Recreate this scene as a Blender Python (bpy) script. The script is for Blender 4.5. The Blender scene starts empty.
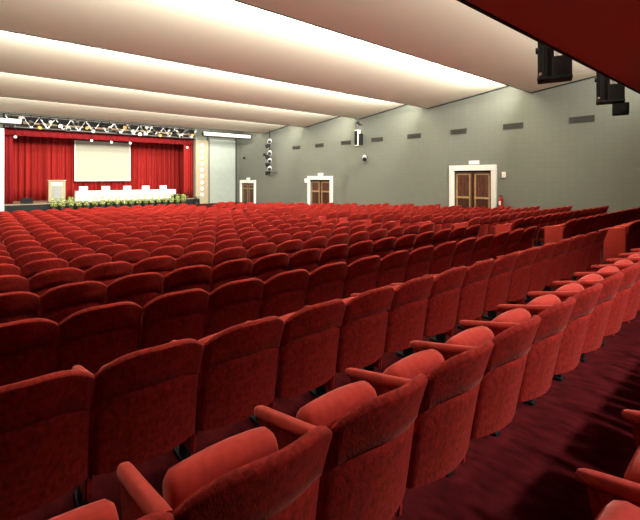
import bpy, bmesh, math, random
from mathutils import Vector, Matrix
random.seed(7)
PI = math.pi
scene = bpy.context.scene
COL = scene.collection

# ------------------------------------------------------------------ camera
EYE = 1.69
cd = bpy.data.cameras.new('camera'); cam = bpy.data.objects.new('camera', cd); COL.objects.link(cam)
cam.location = (0, 0, EYE)
cam.rotation_euler = (PI/2, 0, -math.radians(40.1))
cd.sensor_fit = 'HORIZONTAL'; cd.sensor_width = 36; cd.lens = 406/640*36
cd.shift_y = -(260-177.3)/640
cd.clip_end = 200; cd.clip_start = 0.05
scene.camera = cam
# ------------------------------------------------------------------ world, view
w = bpy.data.worlds.new('world'); scene.world = w; w.use_nodes = True
w.node_tree.nodes['Background'].inputs[0].default_value = (0.5, 0.45, 0.42, 1)
w.node_tree.nodes['Background'].inputs[1].default_value = 0.02
vs = scene.view_settings
vs.view_transform = 'Standard'; vs.look = 'None'; vs.gamma = 1; vs.use_curve_mapping = False
vs.exposure = 0.0

TIPS = [2.43, 7.43, 12.6, 17.6, 23.0, 28.3]      # low edges of the ceiling vanes
WX = 18.0; FY = 32.8; LX = -2.0; BY = -4.0

def area(name, loc, target, sx, sy, power, color=(1, 1, 1), spread=180):
    l = bpy.data.lights.new(name, 'AREA'); l.shape = 'RECTANGLE'; l.size = sx; l.size_y = sy
    l.energy = power; l.color = color; l.spread = math.radians(spread)
    o = bpy.data.objects.new(name, l); COL.objects.link(o); o.location = loc
    d = Vector(target)-Vector(loc)
    z = -d.normalized(); x = Vector((1, 0, 0)); x = (x - z*x.dot(z)).normalized(); y = z.cross(x)
    o.rotation_euler = Matrix((x, y, z)).transposed().to_euler()
    return o
COVE = 2050; COVE_C = (1.0, 0.95, 0.83)
for i, ty in enumerate(TIPS):
    area('cove_light', (8.0, ty+0.2, 5.50), (8.0, ty+1.8, 5.95), 18.4, 0.12, COVE*(.75, 1, 1, 1, .9, .4)[i], COVE_C)
# recessed lamps of the balcony soffit
for x in (3.6, 5.0, 6.4):
    l = bpy.data.lights.new('soffit_light', 'AREA'); l.shape = 'DISK'; l.size = 0.22; l.energy = 150; l.spread = math.radians(132); l.color = (1, .9, .8)
    o = bpy.data.objects.new('soffit_light', l); COL.objects.link(o); o.location = (x-0.6, -1.7, 3.16)
# stage lights over the stage
area('stage_light', (7.6, 33.3, 4.6), (7.6, 36.3, 1.2), 11.5, 0.5, 75, (1, .95, .88))
area('stage_light', (7.6, 31.0, 5.2), (7.6, 34.5, 0.3), 11.0, 0.3, 50, (1, .95, .88), 90)

# ------------------------------------------------------------------ materials
def mat(name, base, rough=0.7, metal=0.0, sheen=0, sheen_tint=(1, 1, 1), noise=0, nscale=20, nstretch=(1, 1, 1), bump=0, bscale=60, emit=None, estr=0, spec=0.5):
    m = bpy.data.materials.new(name); m.use_nodes = True; n = m.node_tree; p = n.nodes['Principled BSDF']
    p.inputs['Base Color'].default_value = (*base, 1); p.inputs['Roughness'].default_value = rough
    p.inputs['Metallic'].default_value = metal; p.inputs['Specular IOR Level'].default_value = spec
    if sheen:
        p.inputs['Sheen Weight'].default_value = sheen; p.inputs['Sheen Roughness'].default_value = 0.4
        p.inputs['Sheen Tint'].default_value = (*sheen_tint, 1)
    tc = n.nodes.new('ShaderNodeTexCoord'); mp = n.nodes.new('ShaderNodeMapping'); n.links.new(tc.outputs['Object'], mp.inputs[0])
    mp.inputs['Scale'].default_value = nstretch
    if noise:
        no = n.nodes.new('ShaderNodeTexNoise'); no.inputs['Scale'].default_value = nscale; no.inputs['Detail'].default_value = 4
        n.links.new(mp.outputs[0], no.inputs[0])
        r = n.nodes.new('ShaderNodeValToRGB'); n.links.new(no.outputs[0], r.inputs[0])
        r.color_ramp.elements[0].position = 0.3; r.color_ramp.elements[1].position = 0.7
        r.color_ramp.elements[0].color = (*[c*(1-noise) for c in base], 1)
        r.color_ramp.elements[1].color = (*[min(1, c*(1+noise)) for c in base], 1)
        n.links.new(r.outputs[0], p.inputs['Base Color'])
    if bump:
        no = n.nodes.new('ShaderNodeTexNoise'); no.inputs['Scale'].default_value = bscale; n.links.new(mp.outputs[0], no.inputs[0])
        b = n.nodes.new('ShaderNodeBump'); b.inputs['Strength'].default_value = bump; b.inputs['Distance'].default_value = 0.01
        n.links.new(no.outputs[0], b.inputs['Height']); n.links.new(b.outputs[0], p.inputs['Normal'])
    if emit:
        p.inputs['Emission Color'].default_value = (*emit, 1); p.inputs['Emission Strength'].default_value = estr
    return m
M = {}
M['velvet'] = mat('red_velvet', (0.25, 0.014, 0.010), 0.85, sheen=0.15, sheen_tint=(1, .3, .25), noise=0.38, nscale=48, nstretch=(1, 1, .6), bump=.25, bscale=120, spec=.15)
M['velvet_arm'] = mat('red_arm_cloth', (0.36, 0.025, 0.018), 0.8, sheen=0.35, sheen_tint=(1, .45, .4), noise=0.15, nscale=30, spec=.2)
M['carpet'] = mat('red_carpet', (0.052, 0.004, 0.006), 0.95, noise=0.45, nscale=6, nstretch=(3, 1, 1), bump=.3, bscale=200, spec=.05)
M['ceiling'] = mat('cream_plaster', (0.76, 0.73, 0.60), 0.8, spec=.2)
M['soffit'] = mat('red_soffit_paint', (0.50, 0.17, 0.13), 0.75, spec=.2)
M['black'] = mat('black_metal', (0.008, 0.009, 0.010), 0.65, spec=.2)
M['darkmetal'] = mat('dark_metal', (0.05, 0.05, 0.055), 0.35, .6)
M['chrome'] = mat('aluminium', (0.6, 0.6, 0.6), 0.3, .9)
M['white'] = mat('white_paint', (0.80, 0.80, 0.76), 0.5)
M['cloth'] = mat('white_cloth', (0.88, 0.86, 0.86), 0.9, noise=.04, nscale=5)
M['screen'] = mat('screen_fabric', (0.36, 0.35, 0.28), 0.9, noise=.03, nscale=2)
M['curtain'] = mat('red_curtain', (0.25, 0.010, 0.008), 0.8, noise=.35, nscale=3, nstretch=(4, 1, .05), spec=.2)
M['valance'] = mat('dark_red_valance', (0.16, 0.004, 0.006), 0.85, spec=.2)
M['darkwood'] = mat('dark_wood', (0.045, 0.015, 0.008), 0.4, noise=.5, nscale=8, nstretch=(1, 6, .5))
M['lightwood'] = mat('gilded_stile', (0.33, 0.21, 0.09), 0.4, noise=.2, nscale=8)
M['beige'] = mat('beige_plaster', (0.32, 0.27, 0.18), 0.7, noise=.12, nscale=12)
M['grey'] = mat('grey_grille', (0.22, 0.23, 0.22), 0.6, noise=.3, nscale=60)
M['ventdark'] = mat('vent_slots', (0.03, 0.03, 0.025), 0.6)
M['ventgrey'] = mat('vent_frame_grey', (0.035, 0.035, 0.028), 0.6)
M['lamp'] = mat('lamp_glow', (1, 1, 1), .5, emit=(1, .95, .85), estr=3)
M['amber'] = mat('amber_gel', (.6, .25, .05), .4, emit=(1, .5, .15), estr=.7)
M['exit'] = mat('exit_sign_face', (.7, .85, .75), .5, emit=(.75, 1, .85), estr=.25)
M['extinguisher'] = mat('extinguisher_red', (.4, .01, .01), .3)
M['stagewood'] = mat('stage_boards', (.30, .22, .15), .5, noise=.2, nscale=3)
M['leaf'] = mat('leaf_green', (.22, .34, .03), .6, noise=.6, nscale=9)
M['petal'] = mat('petal_yellow_white', (.75, .75, .35), .6, noise=.3, nscale=10)
M['pot'] = mat('dark_planter', (.03, .025, .02), .6)
M['darkleaf'] = mat('dark_leaf', (.015, .03, .012), .6, noise=.5, nscale=9)

def wall_mat():
    m = mat('grey_green_wall_cloth', (0.26, 0.275, 0.225), 0.85, spec=.15); n = m.node_tree; p = n.nodes['Principled BSDF']
    tc = n.nodes.new('ShaderNodeTexCoord'); sp = n.nodes.new('ShaderNodeSeparateXYZ'); n.links.new(tc.outputs['Object'], sp.inputs[0])
    # panel joints: a fine grid in the plane of the wall (x+y runs along it, z is up)
    ad = n.nodes.new('ShaderNodeMath'); ad.operation = 'ADD'; n.links.new(sp.outputs[0], ad.inputs[0]); n.links.new(sp.outputs[1], ad.inputs[1])
    cb = n.nodes.new('ShaderNodeCombineXYZ'); n.links.new(ad.outputs[0], cb.inputs[0]); n.links.new(sp.outputs[2], cb.inputs[1])
    br = n.nodes.new('ShaderNodeTexBrick'); n.links.new(cb.outputs[0], br.inputs['Vector'])
    br.offset = 0; br.inputs['Scale'].default_value = 1
    br.inputs['Brick Width'].default_value = .30; br.inputs['Row Height'].default_value = .21; br.inputs['Mortar Size'].default_value = .008
    br.inputs['Color1'].default_value = (0.148, 0.158, 0.134, 1); br.inputs['Color2'].default_value = (0.142, 0.152, 0.129, 1)
    br.inputs['Mortar'].default_value = (0.131, 0.140, 0.119, 1)
    n.links.new(br.outputs['Color'], p.inputs['Base Color'])
    return m
M['wall'] = wall_mat()
M['flank'] = mat('pale_grey_panel', (0.27, 0.31, 0.28), 0.7, noise=.05, nscale=4)

# ------------------------------------------------------------------ helpers
def link_mesh(name, bm, m, parent=None, smooth=False, angle=None):
    me = bpy.data.meshes.new(name); bmesh.ops.recalc_face_normals(bm, faces=bm.faces); bm.to_mesh(me); bm.free()
    for mm in (m if isinstance(m, (list, tuple)) else [m]): me.materials.append(mm)
    if smooth:
        for p in me.polygons: p.use_smooth = True
        if angle: me.set_sharp_from_angle(angle=math.radians(angle))
    o = bpy.data.objects.new(name, me); COL.objects.link(o)
    if parent: o.parent = parent
    return o
def box(bm, x0, x1, y0, y1, z0, z1, bev=0, mi=0):
    r = bmesh.ops.create_cube(bm, size=1)
    v = r['verts']
    for q in v:
        q.co = Vector(((x0+x1)/2+q.co.x*(x1-x0), (y0+y1)/2+q.co.y*(y1-y0), (z0+z1)/2+q.co.z*(z1-z0)))
    fs = set(f for q in v for f in q.link_faces)
    for f in fs: f.material_index = mi
    if bev:
        es = list(set(e for q in v for e in q.link_edges))
        bmesh.ops.bevel(bm, geom=es, offset=bev, segments=2, affect='EDGES', profile=.5)
def cyl(bm, a, b, r0, r1=None, seg=12, mi=0):
    r1 = r0 if r1 is None else r1
    a = Vector(a); b = Vector(b); d = b-a
    r = bmesh.ops.create_cone(bm, cap_ends=True, segments=seg, radius1=r0, radius2=r1, depth=d.length)
    q = d.to_track_quat('Z', 'Y').to_matrix().to_4x4()
    for v in r['verts']: v.co = (Matrix.Translation((a+b)/2) @ q) @ v.co
    for f in set(f for v in r['verts'] for f in v.link_faces): f.material_index = mi
def ball(bm, c, r, sc=(1, 1, 1), mi=0, sub=2):
    q = bmesh.ops.create_icosphere(bm, subdivisions=sub, radius=r)
    for v in q['verts']: v.co = Vector((v.co.x*sc[0]+c[0], v.co.y*sc[1]+c[1], v.co.z*sc[2]+c[2]))
    for f in set(f for v in q['verts'] for f in v.link_faces): f.material_index = mi
def thing(name, label, cat, loc=(0, 0, 0), group=None, rz=0):
    o = bpy.data.objects.new(name, None); COL.objects.link(o); o.location = loc; o.rotation_euler.z = rz
    o.empty_display_size = .1
    o['label'] = label; o['category'] = cat
    if group: o['group'] = group
    return o
def tag(o, label, cat, group=None, kind=None):
    o['label'] = label; o['category'] = cat
    if group: o['group'] = group
    if kind: o['kind'] = kind
    return o
def struct(o, label=None, cat=None):
    o['kind'] = 'structure'
    if label: o['label'] = label
    if cat: o['category'] = cat
    return o
def bx(name, m, parent, *a, bev=0):
    bm = bmesh.new(); box(bm, *a, bev=bev); return link_mesh(name, bm, m, parent)
ORD = ['', 'first', 'second', 'third', 'fourth', 'fifth', 'sixth', 'seventh', 'eighth', 'ninth', 'tenth', 'eleventh', 'twelfth', 'thirteenth', 'fourteenth', 'fifteenth', 'sixteenth', 'seventeenth', 'eighteenth', 'nineteenth', 'twentieth', 'twenty-first', 'twenty-second', 'twenty-third', 'twenty-fourth']

# ------------------------------------------------------------------ floor
SL = 0.057; Y1 = 1.06; YF = 9.2; SL2 = 0.007; YF2 = 19
def floor_z(y):
    return 0.0 if y < Y1 else -(min(y, YF)-Y1)*SL - max(0, min(y, YF2)-YF)*SL2
def sheet(name, pts, x0, x1, th, m, smooth=False):
    """a slab extruded along x from a (y, z) line, th thick upward (th>0) or downward"""
    bm = bmesh.new(); n = len(pts); rows = []
    for x in (x0, x1):
        a = [bm.verts.new((x, y, z)) for y, z in pts]; b = [bm.verts.new((x, y, z+th)) for y, z in pts]; rows.append((a, b))
    (a0, b0), (a1, b1) = rows
    for i in range(n-1):
        bm.faces.new((a0[i], a0[i+1], a1[i+1], a1[i])); bm.faces.new((b0[i], b1[i], b1[i+1], b0[i+1]))
        bm.faces.new((a0[i], b0[i], b0[i+1], a0[i+1])); bm.faces.new((a1[i], a1[i+1], b1[i+1], b1[i]))
    bm.faces.new((a0[0], a1[0], b1[0], b0[0])); bm.faces.new((a0[-1], b0[-1], b1[-1], a1[-1]))
    return link_mesh(name, bm, m)
FZ = floor_z(20)
struct(sheet('floor', [(BY, 0), (Y1, 0), (YF, floor_z(YF)), (YF2, FZ), (FY, FZ)], LX, WX, -.2, M['carpet']))

# ------------------------------------------------------------------ walls
def cut_wall(name, axis, pos, th, lo, hi, z0, z1, holes, m):
    """wall with rectangular openings: tiles between the grid lines of the holes"""
    bm = bmesh.new()
    us = sorted({lo, hi, *[h[0] for h in holes], *[h[1] for h in holes]}); zs = sorted({z0, z1, *[h[2] for h in holes], *[h[3] for h in holes]})
    for i in range(len(us)-1):
        for j in range(len(zs)-1):
            cu = (us[i]+us[i+1])/2; cz = (zs[j]+zs[j+1])/2
            if any(h[0] < cu < h[1] and h[2] < cz < h[3] for h in holes): continue
            if axis == 'x': box(bm, pos, pos+th, us[i], us[i+1], zs[j], zs[j+1])
            else: box(bm, us[i], us[i+1], pos, pos+th, zs[j], zs[j+1])
    return struct(link_mesh(name, bm, m))
DOORS = [(8.91, 11.31, 2.27), (20.04, 22.70, 1.78), (29.79, 32.45, 1.45)]
cut_wall('wall_right', 'x', WX, .25, BY, FY+.25, FZ-.2, 6.5, [(a+.25, b-.25, FZ, t-.26) for a, b, t in DOORS], M['wall'])
struct(bx('wall_left', M['wall'], None, LX-.25, LX, BY, FY+.25, FZ-.2, 6.5))
struct(bx('wall_back', M['wall'], None, LX-.25, WX+.25, BY-.25, BY, -.2, 6.5))
OPX0, OPX1 = 1.25, 13.87
STZ = -0.06
cut_wall('wall_front', 'y', FY, .25, LX, WX, FZ-.2, 6.5, [(OPX0, OPX1, FZ-.2, 5.75)], M['wall'])
# the roof slab above the vanes
struct(bx('ceiling', M['ceiling'], None, LX-.25, WX+.25, BY-.25, 40, 6.5, 6.7))
# ceiling vanes: each falls gently towards the stage and hides the lamps that wash the next one
def vane(y_hi, y_lo):
    pts = []
    for i in range(13):
        t = i/12
        pts.append((y_hi+(y_lo-y_hi)*t, 5.30+0.60*(1-t)**1.0 - 0.02*math.sin(PI*t)))
    return sheet('ceiling_panel', pts, LX, WX, .05, M['ceiling'])
prev = -2.6
for i, ty in enumerate(TIPS):
    o = vane(prev-.25, ty)
    struct(o)
    prev = ty
struct(sheet('ceiling_panel', [(TIPS[-1]-.25, 5.86), (32.78, 5.86)], LX, WX, .05, M['ceiling']))
for i, ty in enumerate(TIPS):
    bm = bmesh.new()
    for k in range(13):
        x = LX+.3+k*1.5
        cyl(bm, (x, ty+.13, 5.52), (x+1.35, ty+.13, 5.52), .02, seg=8)
    o = link_mesh('trim_%d' % (i+1), bm, M['lamp']); struct(o)
# black strips imitate shade along each low edge and on the wall under vanes
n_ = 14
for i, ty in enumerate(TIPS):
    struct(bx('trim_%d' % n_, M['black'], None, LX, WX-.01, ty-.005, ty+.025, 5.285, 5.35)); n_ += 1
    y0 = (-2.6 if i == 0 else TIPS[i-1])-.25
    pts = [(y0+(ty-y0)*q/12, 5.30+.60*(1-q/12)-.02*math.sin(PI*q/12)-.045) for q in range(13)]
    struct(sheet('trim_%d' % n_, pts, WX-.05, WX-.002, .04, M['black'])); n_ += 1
# balcony soffit
o = bx('balcony', M['soffit'], None, LX, WX, BY, 1.84, 3.19, 4.2); struct(o, 'dark red underside of the balcony over the rear rows', 'balcony')
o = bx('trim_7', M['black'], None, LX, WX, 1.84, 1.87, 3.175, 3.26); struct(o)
# recessed lamp rings of the soffit (behind the camera's view)
for k, x in enumerate((3.0, 4.4, 5.8)):
    bm = bmesh.new(); cyl(bm, (x, -1.7, 3.172), (x, -1.7, 3.192), .16, seg=20)
    tag(link_mesh('recessed_lamp', bm, M['white']), 'round recessed lamp in the balcony underside, %s from the left' % ORD[k+1], 'lamp', 'recessed lamps in the balcony underside')
# baseboard
struct(bx('baseboard_right', M['darkwood'], None, WX-.03, WX, 11.5, 19.9, FZ, FZ+.12))

# ------------------------------------------------------------------ doors in the right wall
DL = ['largest wood and glass double door, nearest on the grey side wall', 'middle double door on the grey side wall with half lit glass', 'farthest white framed door, beside the stage']
for k, (a, b, t) in enumerate(DOORS):
    d = bpy.data.objects.new('door_%d' % (k+1), None); COL.objects.link(d); d.location = (WX, (a+b)/2, FZ); struct(d, DL[k], 'door')
    h = t-FZ; hw = (b-a)/2
    bm = bmesh.new()
    box(bm, -.09, .02, -hw, -hw+.25, 0, h, bev=.01); box(bm, -.09, .02, hw-.25, hw, 0, h, bev=.01); box(bm, -.09, .02, -hw+.25, hw-.25, h-.26, h, bev=.01)
    link_mesh('door_frame', bm, M['white'], d)
    bx('door_threshold', M['black'], d, .0, .2, -hw+.25, hw-.25, 0.0, .01)
    iw = hw-.25; ih = h-.26
    for s in (-1, 1):
        y0, y1 = (-iw, -.01) if s < 0 else (.01, iw)
        leaf = bx('door_leaf', M['darkwood'], d, .06, .11, y0+.03, y1, .01, ih-.06)
        bm = bmesh.new()
        for yy in (y0+.12, y1-.14): box(bm, .045, .06, yy, yy+.07, .05, ih-.15)
        box(bm, .045, .06, y0+.12, y1-.07, ih-.2, ih-.15)
        link_mesh('stile', bm, M['lightwood'], leaf)
        bm = bmesh.new(); box(bm, .0, .03, y0+.12, y1-.07, 1.2, 1.3, bev=.01)
        box(bm, .03, .06, y0+.16, y0+.2, 1.22, 1.28); box(bm, .03, .06, y1-.15, y1-.11, 1.22, 1.28)
        link_mesh('push_bar', bm, M['lightwood'], leaf)
        bm = bmesh.new()
        for q in range(3):
            yy = y0+.25+q*(y1-y0-.4)/3; box(bm, .05, .06, yy, yy+.08, 1.36, ih-.26)
        link_mesh('glass_panel', bm, mat('door_glass_brown', (.10, .035, .02), .25, noise=.4, nscale=4), leaf)
    # lit sign above the frame
    s = thing('exit_sign', 'small pale lit sign above the %s on the side wall' % ['nearest double door', 'middle double door', 'farthest door'][k], 'sign', (WX, (a+b)/2-.1, t+.03), 'lit signs above the side doors')
    bx('sign_case', M['white'], s, -.08, 0, -.25, .25, 0, .18, bev=.01); bx('sign_face', M['exit'], s, -.085, -.078, -.22, .22, .025, .155)

def wall_box(name, y, z, w_, h_, m, label, cat, dep=.1):
    bm = bmesh.new(); box(bm, -dep, 0, -w_/2, w_/2, -h_/2, h_/2, bev=min(w_, h_)*.15)
    cyl(bm, (-dep-.02, 0, 0), (-dep, 0, 0), min(w_, h_)*.25, seg=10)
    o = link_mesh(name, bm, m); o.location = (WX, y, z); return tag(o, label, cat)
wall_box('wall_lamp', 8.58, 1.80, .16, .26, M['white'], 'small white wall lamp beside the nearest double door', 'lamp')
wall_box('wall_lamp', 22.9, 1.45, .24, .30, M['white'], 'small white box lamp left of the middle double door', 'lamp')
wall_box('wall_sensor', 28.4, 3.55, .25, .2, M['black'], 'small black box high on the side wall above the farthest door', 'sensor')
wall_box('wall_sensor', 31.7, 3.4, .25, .2, M['black'], 'small black box on the wall near the stage corner', 'sensor')
e = thing('fire_extinguisher', 'red fire extinguisher hanging beside the nearest double door', 'fire extinguisher', (WX-.12, 8.68, .55))
bm = bmesh.new(); cyl(bm, (0, 0, -.25), (0, 0, .2), .09, seg=16); cyl(bm, (0, 0, .2), (0, 0, .28), .09, .03, seg=16); link_mesh('cylinder_body', bm, M['extinguisher'], e, True, 40)
bm = bmesh.new(); box(bm, -.02, .02, -.06, .05, .28, .33); cyl(bm, (0, .05, .3), (0, .11, .05), .012, seg=8); link_mesh('valve', bm, M['black'], e)
bx('tag_sheet', M['white'], e, -.1, -.088, -.05, .05, -.1, .08)
bx('bracket', M['black'], e, .07, .12, -.03, .03, -.1, .1)

# ------------------------------------------------------------------ wall vents
for k in range(8):
    y = 5.54+k*2.65; z = 3.95-.01*k
    g = thing('wall_vent', 'rectangular grey ventilation grille, %s from the right on the side wall' % ORD[k+1], 'vent', (WX, y, z), 'ventilation grilles along the side wall')
    bm = bmesh.new()
    box(bm, -.03, 0, -.44, .44, .10, .125); box(bm, -.03, 0, -.44, .44, -.125, -.10); box(bm, -.03, 0, -.44, -.40, -.10, .10); box(bm, -.03, 0, .40, .44, -.10, .10)
    link_mesh('vent_frame', bm, M['ventgrey'], g)
    bx('vent_back', M['ventdark'], g, -.008, 0, -.40, .40, -.10, .10)
    bm = bmesh.new()
    for q in range(5): box(bm, -.025, -.008, -.40, .40, -.085+q*.04, -.07+q*.04)
    link_mesh('vent_slats', bm, M['ventgrey'], g)

# ------------------------------------------------------------------ stage
o = bx('stage', M['stagewood'], None, OPX0-.2, OPX1+.3, FY-.35, 38.2, FZ, STZ); struct(o, 'low stage floor', 'stage')
o = bx('trim_8', M['black'], None, OPX0-.2, OPX1+.3, FY-.38, FY-.35, FZ, STZ-.04); struct(o)
struct(bx('trim_9', M['beige'], None, OPX0-.2, OPX1+.3, FY-.40, FY-.35, STZ-.04, STZ+.0))
struct(bx('wall_stage', M['black'], None, -.5, 16, 38.2, 38.4, FZ, 6.5))
struct(bx('wall_stage_left', M['black'], None, -.5, -.3, FY+.25, 38.2, FZ, 6.5))
struct(bx('wall_stage_right', M['black'], None, 15.8, 16, FY+.25, 38.2, FZ, 6.5))
def curtain(name, x0, x1, y, z0, z1, amp, per, m, label, cat='curtain', ydir=False, sag=0):
    bm = bmesh.new(); n = max(8, int(abs(x1-x0)/per*10)); N = 6; g = []
    ph = random.random()*6; off = []
    for i in range(n+1):
        x = x0+(x1-x0)*i/n; a = x/per*2*PI
        off.append((x, amp*(math.sin(a+ph+.8*math.sin(a*.13))+.35*math.sin(2.3*a+1)+.3*math.sin(.37*a))))
    for side in (0, .03):
        g.append([[bm.verts.new((x, y+d*(.6+.4*(1-j/N))+side, z0+(z1-z0)*j/N)) for j in range(N+1)] for x, d in off])
    for s in (0, 1):
        for i in range(n):
            for j in range(N): bm.faces.new((g[s][i][j], g[s][i+1][j], g[s][i+1][j+1], g[s][i][j+1]))
    for i in range(n):
        bm.faces.new((g[0][i][0], g[0][i+1][0], g[1][i+1][0], g[1][i][0])); bm.faces.new((g[0][i][N], g[0][i+1][N], g[1][i+1][N], g[1][i][N]))
    for j in range(N):
        bm.faces.new((g[0][0][j], g[0][0][j+1], g[1][0][j+1], g[1][0][j])); bm.faces.new((g[0][n][j], g[0][n][j+1], g[1][n][j+1], g[1][n][j]))
    o = link_mesh(name, bm, m, None, True); return tag(o, label, cat)
curtain('stage_curtain', .6, 15.0, 36.8, STZ+.01, 5.3, .13, .42, M['curtain'], 'bright red pleated backdrop curtain across the stage')
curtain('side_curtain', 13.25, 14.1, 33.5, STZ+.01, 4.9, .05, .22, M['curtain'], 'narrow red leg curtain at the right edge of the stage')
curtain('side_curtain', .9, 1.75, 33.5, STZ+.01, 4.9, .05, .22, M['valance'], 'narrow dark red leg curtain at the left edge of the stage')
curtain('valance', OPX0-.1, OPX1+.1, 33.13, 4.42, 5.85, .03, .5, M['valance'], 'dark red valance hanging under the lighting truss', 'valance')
# projection screen against the backdrop
s = thing('projection_screen', 'blank cream projection screen hanging in front of the red backdrop', 'screen', (7.72, 36.2, 1.39))
bx('screen_surface', M['screen'], s, -1.96, 1.96, 0, .03, .06, 3.16)
bm = bmesh.new(); box(bm, -2.02, 2.02, -.02, .05, 0, .06); box(bm, -2.02, -1.96, -.02, .05, .06, 3.16); box(bm, 1.96, 2.02, -.02, .05, .06, 3.16); link_mesh('screen_border', bm, M['white'], s)
bx('screen_housing', M['black'], s, -2.15, 2.15, -.06, .1, 3.16, 3.32)
for sx in (-1.8, 1.8):
    bm = bmesh.new(); cyl(bm, (sx, .02, 3.3), (sx, .02, 5.09), .012, seg=6); link_mesh('suspension_cable', bm, M['black'], s)
# table in white cloth
def drape(x0, x1, y0, y1, z0, z1, amp=.02, per=.25):
    bm = bmesh.new(); pts = []
    def seg(a, b):
        L = (Vector(b)-Vector(a)).length; n = max(4, int(L/per*6)); return [Vector(a).lerp(Vector(b), i/n) for i in range(n)]
    ring = seg((x0, y0), (x1, y0))+seg((x1, y0), (x1, y1))+seg((x1, y1), (x0, y1))+seg((x0, y1), (x0, y0))
    c = Vector(((x0+x1)/2, (y0+y1)/2)); lv = []
    for j in range(5):
        z = z1-(z1-z0)*j/4
        lv.append([bm.verts.new((*(p+(p-c).normalized()*amp*(j/4)*(1+math.sin(i*1.05))), z)) for i, p in enumerate(ring)])
    n = len(ring)
    for j in range(4):
        for i in range(n): bm.faces.new((lv[j][i], lv[j][(i+1) % n], lv[j+1][(i+1) % n], lv[j+1][i]))
    bm.faces.new(lv[0]); return bm
t = thing('conference_table', 'long speakers table behind the flowers on the stage', 'table', (9.1, 34.4, STZ))
bx('tabletop', M['darkwood'], t, -3.6, 3.6, -.32, .32, .68, .72)
for sx in (-3.4, -1.2, 1.2, 3.4): bx('leg', M['darkmetal'], t, sx-.03, sx+.03, -.25, .25, 0, .68)
tag(link_mesh('tablecloth', drape(5.45, 12.75, 34.05, 34.75, STZ+.01, STZ+.735), M['cloth'], None, True, 50), 'long white cloth covering the speakers table on the stage', 'tablecloth')
CX = [6.17, 7.72, 9.3, 10.75, 12.2]
chair0 = None
def copy_tree(o, parent=None):
    c = o.copy(); COL.objects.link(c)
    if parent: c.parent = parent
    for ch in list(o.children): copy_tree(ch, c)
    return c
WHO = ['leftmost', 'second from left', 'middle', 'second from right', 'rightmost']
for k, x in enumerate(CX):
    if chair0 is None:
        c = thing('covered_chair', '', 'chair', (0, 0, STZ), 'white covered chairs behind the stage table')
        bm = bmesh.new(); box(bm, -.3, .3, .22, .30, .42, 1.05, bev=.03); link_mesh('backrest', bm, M['cloth'], c, True, 40)
        bm = bmesh.new(); box(bm, -.25, .25, -.22, .24, .40, .48, bev=.02); link_mesh('seat', bm, M['cloth'], c, True, 40)
        for sx in (-.21, .21):
            for sy in (-.18, .2): bx('leg', M['darkmetal'], c, sx-.015, sx+.015, sy-.015, sy+.015, 0, .40)
        chair0 = c
    else: c = copy_tree(chair0)
    c.location = (x, 35.2, STZ); c['label'] = 'white covered chair behind the stage table, %s of the five' % WHO[k]
    bm = bmesh.new(); cyl(bm, (0, 0, 0), (0, 0, .16), .035, seg=12); cyl(bm, (0, 0, .16), (0, 0, .21), .035, .013, seg=12); cyl(bm, (0, 0, .21), (0, 0, .25), .013, seg=12)
    o = link_mesh('water_bottle', bm, M['white'], None, True, 40); o.location = (x-.42, 34.4, STZ+.735)
    tag(o, 'small pale water bottle on the white table cloth, %s of the five' % WHO[k], 'bottle', 'water bottles on the stage table')
# lectern
l = thing('lectern', 'beige and grey lectern standing on the left of the stage', 'lectern', (4.2, 33.4, STZ))
for sx in (-.46, .46): bx('side_panel', M['beige'], l, sx-.04, sx+.04, -.02, .4, 0, 1.5, bev=.01)
bx('front_panel', M['grey'], l, -.28, .28, .0, .03, .12, 1.12); bx('fascia', M['beige'], l, -.42, .42, .03, .05, .05, 1.5)
bx('name_plate', M['white'], l, -.30, .32, -.0, .03, 1.2, 1.4); bx('base', M['pot'], l, -.52, .52, -.05, .42, 0, .06)
bm = bmesh.new(); box(bm, -.55, .55, -.08, .45, 1.5, 1.56, bev=.01); link_mesh('top', bm, M['beige'], l)
# planted pots along the front of the stage
pots = []
for k in range(19):
    x = 3.85+k*.49
    p = thing('flowering_plant', 'leafy pot plant with pale flowers before the stage, %s from left' % ORD[k+1], 'plant', (x, 32.12, FZ), 'flowering pot plants along the stage front')
    bm = bmesh.new(); cyl(bm, (0, 0, 0), (0, 0, .28), .11, .15, seg=14); link_mesh('pot', bm, M['pot'], p, True, 40)
    bm = bmesh.new(); bp = bmesh.new()
    for q in range(170):
        a = random.random()*2*PI; r = .15*math.sqrt(random.random()); z = .25+random.random()*.60
        c = Vector((r*math.cos(a), r*math.sin(a)*.8, z)); dirv = Vector((math.cos(a)*.6, math.sin(a)*.6, random.uniform(-.2, .9))).normalized()
        side = dirv.cross(Vector((random.uniform(-1, 1), random.uniform(-1, 1), 1))).normalized(); L = random.uniform(.07, .12)
        up = side.cross(dirv)*.008
        vs_ = [bm.verts.new(c), bm.verts.new(c+dirv*L*.5+side*L*.25+up), bm.verts.new(c+dirv*L), bm.verts.new(c+dirv*L*.5-side*L*.25+up)]
        bm.faces.new(vs_)
        if q % 5 == 0: ball(bp, c+Vector((0, -.06, .05)), random.uniform(.018, .032), sub=1)
    link_mesh('foliage', bm, M['leaf'], p); link_mesh('flowers', bp, M['petal'], p)
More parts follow.
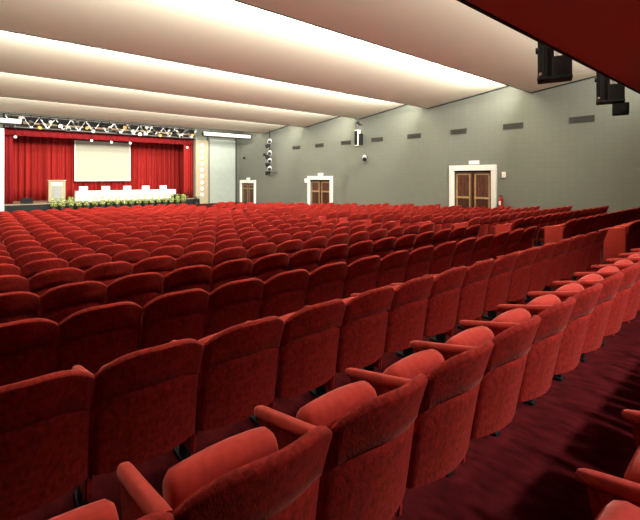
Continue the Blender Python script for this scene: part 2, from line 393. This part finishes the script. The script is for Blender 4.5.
# dark plants and monitors at the stage corners
def dark_bush(x, y, z, s, label):
    p = thing('dark_plant', label, 'plant', (x, y, z))
    bm = bmesh.new(); cyl(bm, (0, 0, 0), (0, 0, .2), .1, .13, seg=12); link_mesh('pot', bm, M['pot'], p)
    bm = bmesh.new()
    for q in range(90):
        a = random.random()*2*PI; r = s*random.random(); zz = .2+random.random()*s*1.2
        c = Vector((r*math.cos(a), r*.6*math.sin(a), zz)); d = Vector((math.cos(a), math.sin(a), random.uniform(0, 1.2))).normalized(); si = d.cross(Vector((0, .3, 1))).normalized()
        L = .14
        bm.faces.new([bm.verts.new(c), bm.verts.new(c+d*L*.5+si*.03), bm.verts.new(c+d*L), bm.verts.new(c+d*L*.5-si*.03)])
    link_mesh('foliage', bm, M['darkleaf'], p)
dark_bush(13.25, 32.75, STZ, .34, 'dark leafy plant at the right corner of the stage')
dark_bush(13.7, 32.0, FZ, .36, 'dark leafy plant on the floor before the right pilaster')
def monitor(x, y, label, rz=0):
    p = thing('stage_monitor', label, 'speaker', (x, y, STZ), rz=rz)
    bm = bmesh.new(); vs_ = []
    prof = [(-.25, 0), (.25, 0), (.25, .36), (.05, .38), (-.25, .12)]
    a = [bm.verts.new((-.32, yy, zz)) for yy, zz in prof]; b = [bm.verts.new((.32, yy, zz)) for yy, zz in prof]
    bm.faces.new(a); bm.faces.new(b[::-1])
    for i in range(5): bm.faces.new((a[i], a[(i+1) % 5], b[(i+1) % 5], b[i]))
    link_mesh('cabinet', bm, M['black'], p); bm = bmesh.new()
    cyl(bm, (0, .12, .40), (0, .14, .372), .015, seg=8); link_mesh('handle', bm, M['chrome'], p)
monitor(2.45, 33.0, 'black wedge monitor speaker on the left of the stage')
monitor(12.35, 32.85, 'black wedge monitor speaker right of the speakers table')

# pilaster with round lamps, flank panels
p = thing('lamp_pilaster', 'beige pilaster with a vertical chain of round white lamps, right of stage', 'pilaster', (14.40, 32.5, FZ))
bm = bmesh.new(); box(bm, -.53, .53, 0, .29, 0, 5.35, bev=.02); link_mesh('shaft', bm, M['beige'], p)
bm = bmesh.new(); box(bm, -.56, -.46, -.04, .0, 0, 5.3); box(bm, .46, .56, -.04, 0, 0, 5.3); link_mesh('edge_moulding', bm, M['beige'], p)
for k in range(9):
    z = .75+k*.52
    bm = bmesh.new(); ball(bm, (0, -.02, z), .17, (1, .45, 1)); link_mesh('round_lamp', bm, M['white'], p, True)
struct(bx('trim_10', M['white'], None, OPX0-.42, OPX0, 32.3, 32.8, FZ, 4.75))
f_ = bx('trim_11', M['flank'], None, 15.15, 17.6, 32.66, 32.8, FZ, 4.95); struct(f_)
struct(bx('trim_12', M['ventgrey'], None, 17.6, 17.75, 32.6, 32.8, FZ, 5.3))
struct(bx('trim_13', M['ventgrey'], None, 14.95, 15.12, 32.6, 32.8, FZ, 5.3))
# rolled screens either side
for x0, x1, z0, z1, lb in ((12.95, 16.95, 4.87, 5.06, 'long white rolled screen case hanging right of the stage'), (-1.9, 1.9, 4.82, 4.95, 'long white rolled screen case hanging left of the stage')):
    p = thing('screen_case', lb, 'screen', ((x0+x1)/2, 29.0, (z0+z1)/2)); hx = (x1-x0)/2
    bm = bmesh.new(); cyl(bm, (-hx, 0, 0), (hx, 0, 0), .13, seg=16); link_mesh('tube', bm, M['white'], p, True, 40)
    bm = bmesh.new(); cyl(bm, (-hx-.08, 0, 0), (-hx, 0, 0), .15, seg=16); link_mesh('end_cap', bm, M['black'], p)
    bm = bmesh.new(); cyl(bm, (hx, 0, 0), (hx+.08, 0, 0), .15, seg=16); link_mesh('end_cap', bm, M['black'], p)
    bm = bmesh.new(); box(bm, -hx, hx, -.02, .02, -.20, -.12); link_mesh('bottom_rail', bm, M['black'], p)
    for sx in (-hx*.7, hx*.7):
        bm = bmesh.new(); cyl(bm, (sx, 0, .13), (sx, 0, 5.865-(z0+z1)/2), .015, seg=6); link_mesh('hanger', bm, M['black'], p)
# truss and lamps
tr = thing('lighting_truss', 'long silver and black lighting truss above the stage opening', 'truss', (7.6, 32.45, 4.86))
for yy, zz in ((-.12, .05), (.12, .05), (-.12, .78), (.12, .78)):
    bm = bmesh.new(); cyl(bm, (-6.3, yy, zz), (6.3, yy, zz), .03, seg=8); link_mesh('chord', bm, M['chrome'], tr)
bm = bmesh.new()
for i in range(28):
    x = -6.3+i*.45; z0, z1 = (.05, .78) if i % 2 else (.78, .05)
    for yy in (-.12, .12): cyl(bm, (x, yy, z0), (x+.45, yy, z1), .015, seg=6)
link_mesh('bracing', bm, M['chrome'], tr)
bx('backing', M['black'], tr, -6.4, 6.2, .18, .22, -.02, .9)
bx('wooden_rail', M['lightwood'], tr, -6.0, 5.9, .13, .17, .3, .42)
for k in range(24):
    x = -6.0+k*.515; kind = (k*7) % 5; z = 5.02+(.0, .42, .2)[k % 3]
    p = thing('stage_spotlight', 'small spotlight on the stage truss, %s from the left' % ORD[k+1], 'spotlight', (7.6+x, 32.13, z), 'spotlights on the stage truss')
    ang = random.uniform(-.5, .5); d = Vector((math.sin(ang), -math.cos(ang)*.8, -.5)).normalized()
    bm = bmesh.new(); cyl(bm, -d*.13, d*.18, .11, .14, seg=12); link_mesh('can', bm, M['white'] if kind == 2 else M['chrome'] if kind == 4 else M['black'], p, True, 40)
    bm = bmesh.new(); cyl(bm, d*.175, d*.195, .12, seg=12); link_mesh('lens', bm, M['amber'] if kind == 1 else M['lamp'] if kind == 0 and k % 2 else M['white'] if kind == 3 else M['darkmetal'], p)
    bm = bmesh.new(); box(bm, -.02, .02, .02, .16, -.02, .02); box(bm, -.02, .02, .13, .172, -.02, 5.68-z); link_mesh('yoke', bm, M['black'], p)
for k, (x, z) in enumerate(((1.85, 4.36), (6.25, 4.38), (7.55, 4.32), (8.85, 4.33), (13.3, 4.2))):
    p = thing('hanging_spotlight', 'small white spotlight hanging below the valance, %s of the five' % WHO[k], 'spotlight', (x, 33.0, z), 'small spotlights under the valance')
    bm = bmesh.new(); cyl(bm, (0, .06, .03), (0, -.1, -.05), .06, .09, seg=12); link_mesh('can', bm, M['white'], p, True, 40)
    bm = bmesh.new(); cyl(bm, (0, 0, 0), (0, 0, 4.95-z), .015, seg=6); link_mesh('stem', bm, M['black'], p)

# ------------------------------------------------------------------ fixtures on the side wall
def rig(x, y, zs, label, top):
    p = thing('light_rack', label, 'spotlights', (x, y, 0))
    bm = bmesh.new(); cyl(bm, (0, 0, min(zs)-.25), (0, 0, top), .03, seg=8); link_mesh('pole', bm, M['black'], p)
    bm = bmesh.new(); cyl(bm, (0, 0, zs[0]), (WX-x, 0, zs[0]), .025, seg=8); link_mesh('wall_bracket', bm, M['black'], p)
    for i, z in enumerate(zs):
        s = (-1)**i
        d = Vector((-.5, .6*s, -.35)).normalized(); c = Vector((-.08, .13*s, z))
        bm = bmesh.new(); cyl(bm, c-d*.17, c+d*.2, .12, .16, seg=12); h = link_mesh('spot_head', bm, M['white'] if i % 2 else M['black'], p, True, 40)
        bm = bmesh.new(); cyl(bm, c+d*.2, c+d*.215, .14, seg=12); link_mesh('lens', bm, M['white'] if not i % 2 else M['darkmetal'], h)
rig(17.3, 26.6, [2.05, 2.4, 2.7, 3.0, 3.3, 3.6, 4.15, 4.5], 'tall rack of small black and white spotlights on the far side wall', 5.35)
p = thing('column_speaker', 'white and black column loudspeaker high on the side wall', 'speaker', (17.55, 17.15, 0))
bm = bmesh.new(); box(bm, -.13, .15, .02, .3, 3.6, 4.55, bev=.02); link_mesh('cabinet', bm, M['white'], p)
bm = bmesh.new(); box(bm, -.16, -.12, .05, .27, 3.64, 4.5, bev=.01); box(bm, .1, .14, -.02, .02, 3.64, 4.5); link_mesh('grille', bm, M['black'], p)
bm = bmesh.new(); box(bm, -.1, .1, -.2, .0, 3.62, 4.3, bev=.02); link_mesh('rear_unit', bm, M['black'], p)
bm = bmesh.new(); cyl(bm, (-.05, .15, 4.55), (0, .15, 5.1), .05, seg=10); cyl(bm, (0, .15, 4.9), (.45, .15, 4.9), .03, seg=8); ball(bm, (0, .15, 5.0), .14); link_mesh('swivel_bracket', bm, M['darkmetal'], p)
p = thing('wall_spotlight', 'small white and black spotlight below the column loudspeaker', 'spotlight', (17.8, 16.9, 2.86))
bm = bmesh.new(); cyl(bm, (.0, .1, .1), (-.2, -.12, -.08), .10, .14, seg=12); link_mesh('head', bm, M['white'], p, True, 40)
bm = bmesh.new(); cyl(bm, (-.2, -.12, -.08), (-.23, -.15, -.105), .13, seg=12); link_mesh('lens', bm, M['black'], p)
bm = bmesh.new(); cyl(bm, (0, 0, .05), (.2, 0, .05), .03, seg=8); link_mesh('bracket', bm, M['black'], p)

# ------------------------------------------------------------------ projectors under the balcony edge
def projector(x, y, zb, label, extra, rot):
    rz = math.radians(rot)
    p = thing('hanging_projector', label, 'projector', (x, y, zb), rz=rz)
    bm = bmesh.new(); cyl(bm, (-.12, 0, .05), (-.12, 0, .78), .10, seg=20); cyl(bm, (-.12, 0, .78), (-.12, 0, .92), .10, .05, seg=20)
    for q in range(14):
        a = q/14*2*PI; c = Vector((-.12+.105*math.cos(a), .105*math.sin(a), 0)); cyl(bm, c+Vector((0, 0, .08)), c+Vector((0, 0, .7)), .009, seg=6)
    link_mesh('lamp_housing', bm, M['black'], p)
    bm = bmesh.new(); box(bm, -.04, .23, -.12, .14, .05, .36, bev=.015)
    for q in range(5): box(bm, .01+q*.046, .028+q*.046, -.14, -.12, .08, .34)
    link_mesh('ballast_box', bm, M['black'], p)
    bm = bmesh.new(); box(bm, -.235, .235, -.16, .15, 0, .05, bev=.01); link_mesh('base_plate', bm, M['black'], p)
    bm = bmesh.new(); cyl(bm, (.03, 0, .3), (.03, 0, 1.1), .022, seg=10); cyl(bm, (.13, .03, .36), (.13, .03, .5), .03, seg=10); cyl(bm, (.13, .03, .5), (.05, .0, .62), .02, seg=8)
    link_mesh('mounting_tube', bm, M['chrome'], p)
    bm = bmesh.new(); cyl(bm, (-.26, 0, .5), (-.21, 0, .5), .05, seg=12); link_mesh('adjusting_knob', bm, M['black'], p)
    bm = bmesh.new(); cyl(bm, (-.19, -.16, .1), (-.19, -.10, .1), .022, seg=10); link_mesh('focus_lever', bm, M['chrome'], p)
    v = Matrix.Rotation(-rz, 3, 'Z') @ Vector((0, -(y-1.86), 0))
    bm = bmesh.new(); cyl(bm, (.03, 0, 1.05), Vector((.03, 0, 1.05))+v, .03, seg=8); link_mesh('clamp_arm', bm, M['black'], p)
    p.scale = (.93, .93, .93)
    if extra:
        bm = bmesh.new(); box(bm, .03, .30, -.12, .12, -.25, -.02, bev=.02); cyl(bm, (.2, -.12, -.13), (.2, -.16, -.13), .06, seg=12); cyl(bm, (.1, 0, -.03), (.1, 0, .02), .03, seg=8); link_mesh('camera_box', bm, M['black'], p)
    return p
projector(6.36, 2.3, 3.08, 'black spotlight projector hanging below the balcony edge, nearer of two', False, -70)
projector(9.0, 2.3, 3.07, 'black spotlight projector with a small box beneath, farther of two', True, -75)

# ------------------------------------------------------------------ seats
SW = 0.557; HW = SW/2; HT = 0.834
def back_bm(nu=16, lod=False):
    """upholstered shell: bows backwards in plan, flares out above a stitched seam"""
    bm = bmesh.new(); rings = []
    VB = [0, .03, .15, .35, .55, .655, .668, .68, .78, .9, .97] if not lod else [0, .35, .66, .97]
    for i in range(nu+1):
        u = -1+2*i/nu; e = max(0, 1-abs(u)**3.0); ee = max(0, 1-abs(u)**6)
        ring = []
        def pt(v, off):
            hw = .264+.002*min(1, v/.66) if v <= .66 else .266+.0115*((v-.66)/.34)**1.4
            yc = .11*(1-v/.66)+.055*(v/.66) if v < .66 else .055*(1-(v-.66)/.34)**.9
            bow = .065 + .06*v
            zt = HT-.035+.105*e; zb = .25
            y = yc - bow*(1-u*u) + off
            z = zb+(zt-zb)*v
            return (u*hw, y, z)
        th = .028+.027*ee
        for v in VB:
            off = 0
            if not lod and abs(v-.668) < .002: off = .013
            elif v > .67: off = -.006
            ring.append(pt(v, off))
        # rounded top
        x, y, z = pt(1, 0)
        r = th/2
        for a in ((150, 110, 70, 30) if not lod else (130, 50)):
            A = math.radians(a); ring.append((x, y+r+r*math.cos(A), z-r+r*math.sin(A)))
        for v in ((.9, .66, .35, .03, 0) if not lod else (.6, 0)):
            q = pt(v, th+.0*v); ring.append(q)
        rings.append([bm.verts.new(c) for c in ring])
    n = len(rings[0])
    for i in range(nu):
        for j in range(n): bm.faces.new((rings[i][j], rings[i+1][j], rings[i+1][(j+1) % n], rings[i][(j+1) % n]))
    bm.faces.new(rings[0]); bm.faces.new(rings[-1][::-1])
    return bm
def cushion_bm(nu=10, lod=False):
    """tipped-up seat squab, its rounded front edge on top"""
    bm = bmesh.new(); rings = []; HX = .205
    xs = [-1, -.97, -.88, -.6, -.2, .2, .6, .88, .97, 1] if not lod else [-1, -.9, 0, .9, 1]
    for u in xs:
        k = math.sqrt(max(0, 1-((abs(u)-.86)/.14)**2)) if abs(u) > .86 else 1
        k = .35+.65*k
        hh = .018*(1-u*u)
        ring = []
        # centre line from the hinge (y .17, z .34) to the top roll (y .27, z .72)
        c0 = Vector((.20, .35)); c1 = Vector((.275, .655+hh))
        d = (c1-c0).normalized(); nrm = Vector((-d.y, d.x))
        for a, rr in ([(q, 1) for q in range(180, -1, -30)] if not lod else [(160, 1), (90, 1), (20, 1)]):
            A = math.radians(a); p = c1+nrm*(-math.cos(A))*.07*k*-1+d*math.sin(A)*.062*k; ring.append(p)
        for t, w_ in ((.5, .068), (.1, .05)) if not lod else ((.1, .05),):
            ring.append(c0+(c1-c0)*t+nrm*w_*k)
        for t, w_ in ((.1, .05), (.5, .068)) if not lod else ((.1, .05),):
            ring.append(c0+(c1-c0)*t-nrm*w_*k)
        # order the ring
        cc = sum(ring, Vector((0, 0)))/len(ring); ring.sort(key=lambda p: math.atan2((p-cc).y, (p-cc).x))
        rings.append([bm.verts.new((u*HX, p.x, p.y)) for p in ring])
    n = len(rings[0])
    for i in range(len(xs)-1):
        for j in range(n): bm.faces.new((rings[i][j], rings[i+1][j], rings[i+1][(j+1) % n], rings[i][(j+1) % n]))
    bm.faces.new(rings[0]); bm.faces.new(rings[-1][::-1])
    return bm
def arm_bm(x, lod=False):
    bm = bmesh.new(); rings = []
    ys = [(.064, .024, .772), (.10, .026, .764), (.20, .026, .741), (.34, .026, .711), (.46, .026, .686), (.492, .023, .677), (.508, .014, .668)] if not lod else [(.075, .024, .765), (.25, .026, .73), (.505, .025, .672)]
    for y, hw, zt in ys:
        th = .047 if y < .47 else .047*hw/.027
        prof = [(-1, -.55), (-1, .1), (-.75, .8), (-.3, 1), (.3, 1), (.75, .8), (1, .1), (1, -.55), (.6, -1), (-.6, -1)] if not lod else [(-1, -.9), (-1, .3), (-.4, 1), (.4, 1), (1, .3), (1, -.9)]
        rings.append([bm.verts.new((x+a*hw, y, zt-th/2+b*th/2)) for a, b in prof])
    n = len(rings[0])
    for i in range(len(ys)-1):
        for j in range(n): bm.faces.new((rings[i][j], rings[i+1][j], rings[i+1][(j+1) % n], rings[i][(j+1) % n]))
    bm.faces.new(rings[0]); bm.faces.new(rings[-1][::-1])
    return bm
def side_bm(x, bev=True):
    bm = bmesh.new(); r = bmesh.ops.create_cube(bm, size=1)
    for v in r['verts']:
        t = v.co.z > 0; f = v.co.y > 0
        v.co = Vector((x+v.co.x*(.036 if bev else .022), (.48 if t else .36) if f else (.09 if t else .15), (.645 if f else .725) if t else .10))
    if bev: bmesh.ops.bevel(bm, geom=list(bm.edges), offset=.01, segments=2, affect='EDGES')
    return bm
def foot_bm(x):
    bm = bmesh.new(); box(bm, x-.02, x+.02, .24, .34, -.01, .11, bev=.004); box(bm, x-.028, x+.028, .23, .42, -.02, .012, bev=.004); return bm
def end_bm(x):
    bm = bmesh.new(); box(bm, x-.03, x+.03, .05, .42, .03, .72, bev=.015); return bm
def mesh_of(name, bm, m, smooth=True, ang=50):
    me = bpy.data.meshes.new(name); bmesh.ops.recalc_face_normals(bm, faces=bm.faces); bm.to_mesh(me); bm.free(); me.materials.append(m)
    if smooth:
        for p in me.polygons: p.use_smooth = True
        me.set_sharp_from_angle(angle=math.radians(ang))
    return me
MS = dict(
    backrest=mesh_of('backrest', back_bm(), M['velvet'], ang=70),
    seat_cushion=mesh_of('seat_cushion', cushion_bm(), M['velvet_arm'], ang=80),
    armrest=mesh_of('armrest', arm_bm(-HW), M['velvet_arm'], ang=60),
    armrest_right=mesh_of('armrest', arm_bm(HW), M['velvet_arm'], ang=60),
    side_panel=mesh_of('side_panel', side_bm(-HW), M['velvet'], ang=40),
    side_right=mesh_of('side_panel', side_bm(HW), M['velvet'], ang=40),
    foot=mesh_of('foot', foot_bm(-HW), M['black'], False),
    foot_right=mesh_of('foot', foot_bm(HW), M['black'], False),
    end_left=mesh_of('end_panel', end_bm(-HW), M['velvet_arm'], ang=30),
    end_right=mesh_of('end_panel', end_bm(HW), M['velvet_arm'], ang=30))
def part(name, key, parent):
    o = bpy.data.objects.new(name, MS[key]); COL.objects.link(o); o.parent = parent; return o
def make_seat(first, last):
    """first / last: the seat is the aisle end of its row on that side"""
    e = bpy.data.objects.new('theatre_seat', None); COL.objects.link(e); e.empty_display_size = .1
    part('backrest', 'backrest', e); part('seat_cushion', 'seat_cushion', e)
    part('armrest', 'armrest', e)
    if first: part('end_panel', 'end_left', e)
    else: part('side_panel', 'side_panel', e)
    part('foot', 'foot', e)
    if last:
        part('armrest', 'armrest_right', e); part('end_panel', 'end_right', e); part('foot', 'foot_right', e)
    return e
PITCH = 1.129
spots = []      # (distance, row, block, index, x, y, first, last)
def in_frame(x, y):
    # what the photograph could show of a seat at x, y (its plan position only)
    if x < .0325*y-.19: return False
    if x > 4.85*(y+.45)+.3: return False
    return True
for r in range(0, 19):
    y = 0.0 if r == 0 else Y1+PITCH*(r-1)
    cells = []
    if r == 0:
        cells = [('left', 1.604-.557/2+.557*k, False, False) for k in range(0, 8)]
    else:
        for k in range(-1, 14):
            x = .43+SW*(k+.5)-(.035 if r == 1 else 0)
            cells.append(('left', x, False, k == 13))
        xend = 17.4 if y < 11.8 else 17.4-(y-11.8)*.75
        nr = int((xend-9.78)/SW)
        for k in range(nr):
            cells.append(('right', 9.78+SW*(k+.5), k == 0, k == nr-1))
        if y > 12 and nr < 1: cells = [c for c in cells if c[1] < xend]
    cells = [c for c in cells if in_frame(c[1], y) or r == 0]
    if r == 1: cells = [c for c in cells if c[1] < 7.5]
    cnt = {'left': 0, 'right': 0}
    for b, x, f, l in cells:
        cnt[b] += 1
        dist = math.sin(math.radians(40.1))*x+math.cos(math.radians(40.1))*y
        spots.append((dist, r, b, cnt[b], x, y, f, l))
spots.sort(key=lambda s: (s[1] != 0, s[0]))
N_IND = 300
near, far = spots[:N_IND], spots[N_IND:]
proto = {}
for dist, r, b, i, x, y, f, l in near:
    key = (f, l, r == 0)
    if key not in proto: e = proto[key] = make_seat(f, l)
    else:
        e = proto[key].copy(); COL.objects.link(e)
        for ch in proto[key].children:
            c = ch.copy(); COL.objects.link(c); c.parent = e
    e.location = (x, y, floor_z(y)+.0)
    if r == 0:
        for ch in e.children:
            if ch.name.startswith('seat_cushion'): ch.location = (0, .055, -.012)
    e['category'] = 'theatre seat'; e['group'] = 'red velvet tip-up seats filling the auditorium'
    if r == 0: e['label'] = 'red velvet tip-up seat in the row at the lower right corner, %s along' % ORD[i]
    elif b == 'left': e['label'] = 'red velvet tip-up seat, %s row away, left block, %s from the left edge' % (ORD[r], ORD[i])
    else: e['label'] = 'red velvet tip-up seat, %s row away, right block, %s from the aisle' % (ORD[r], ORD[i])
# the seats too far away to tell apart: one mesh
def gather(bm):
    bm.verts.index_update(); v = [tuple(q.co) for q in bm.verts]; f = [tuple(q.index for q in g.verts) for g in bm.faces]; bm.free(); return v, f
def flat(bm): bmesh.ops.recalc_face_normals(bm, faces=bm.faces); return gather(bm)
LB = flat(back_bm(8, True)); LC = flat(cushion_bm(lod=True)); LA = flat(arm_bm(-HW, True)); LS = flat(side_bm(-HW, False)); LE = flat(end_bm(HW)); LF = flat(foot_bm(-HW))
V = []; F = []; MI = []
for dist, r, b, i, x, y, f, l in far:
    z = floor_z(y)
    for (vv, ff), mi in ((LB, 0), (LC, 1), (LA, 1), (LS, 0), (LF, 2)) + (((LE, 1),) if l else ()):
        o0 = len(V); V += [(p[0]+x, p[1]+y, p[2]+z) for p in vv]; F += [tuple(q+o0 for q in g) for g in ff]; MI += [mi]*len(ff)
me = bpy.data.meshes.new('distant_seats'); me.from_pydata(V, [], F); me.polygons.foreach_set('material_index', MI)
for m_ in (M['velvet'], M['velvet_arm'], M['black']): me.materials.append(m_)
for p_ in me.polygons: p_.use_smooth = True
me.set_sharp_from_angle(angle=math.radians(60)); me.update()
o = bpy.data.objects.new('distant_seats', me); COL.objects.link(o)
tag(o, 'red velvet seats of the farthest rows in front of the stage', 'theatre seats', kind='stuff')
print('seats', len(near), len(far))
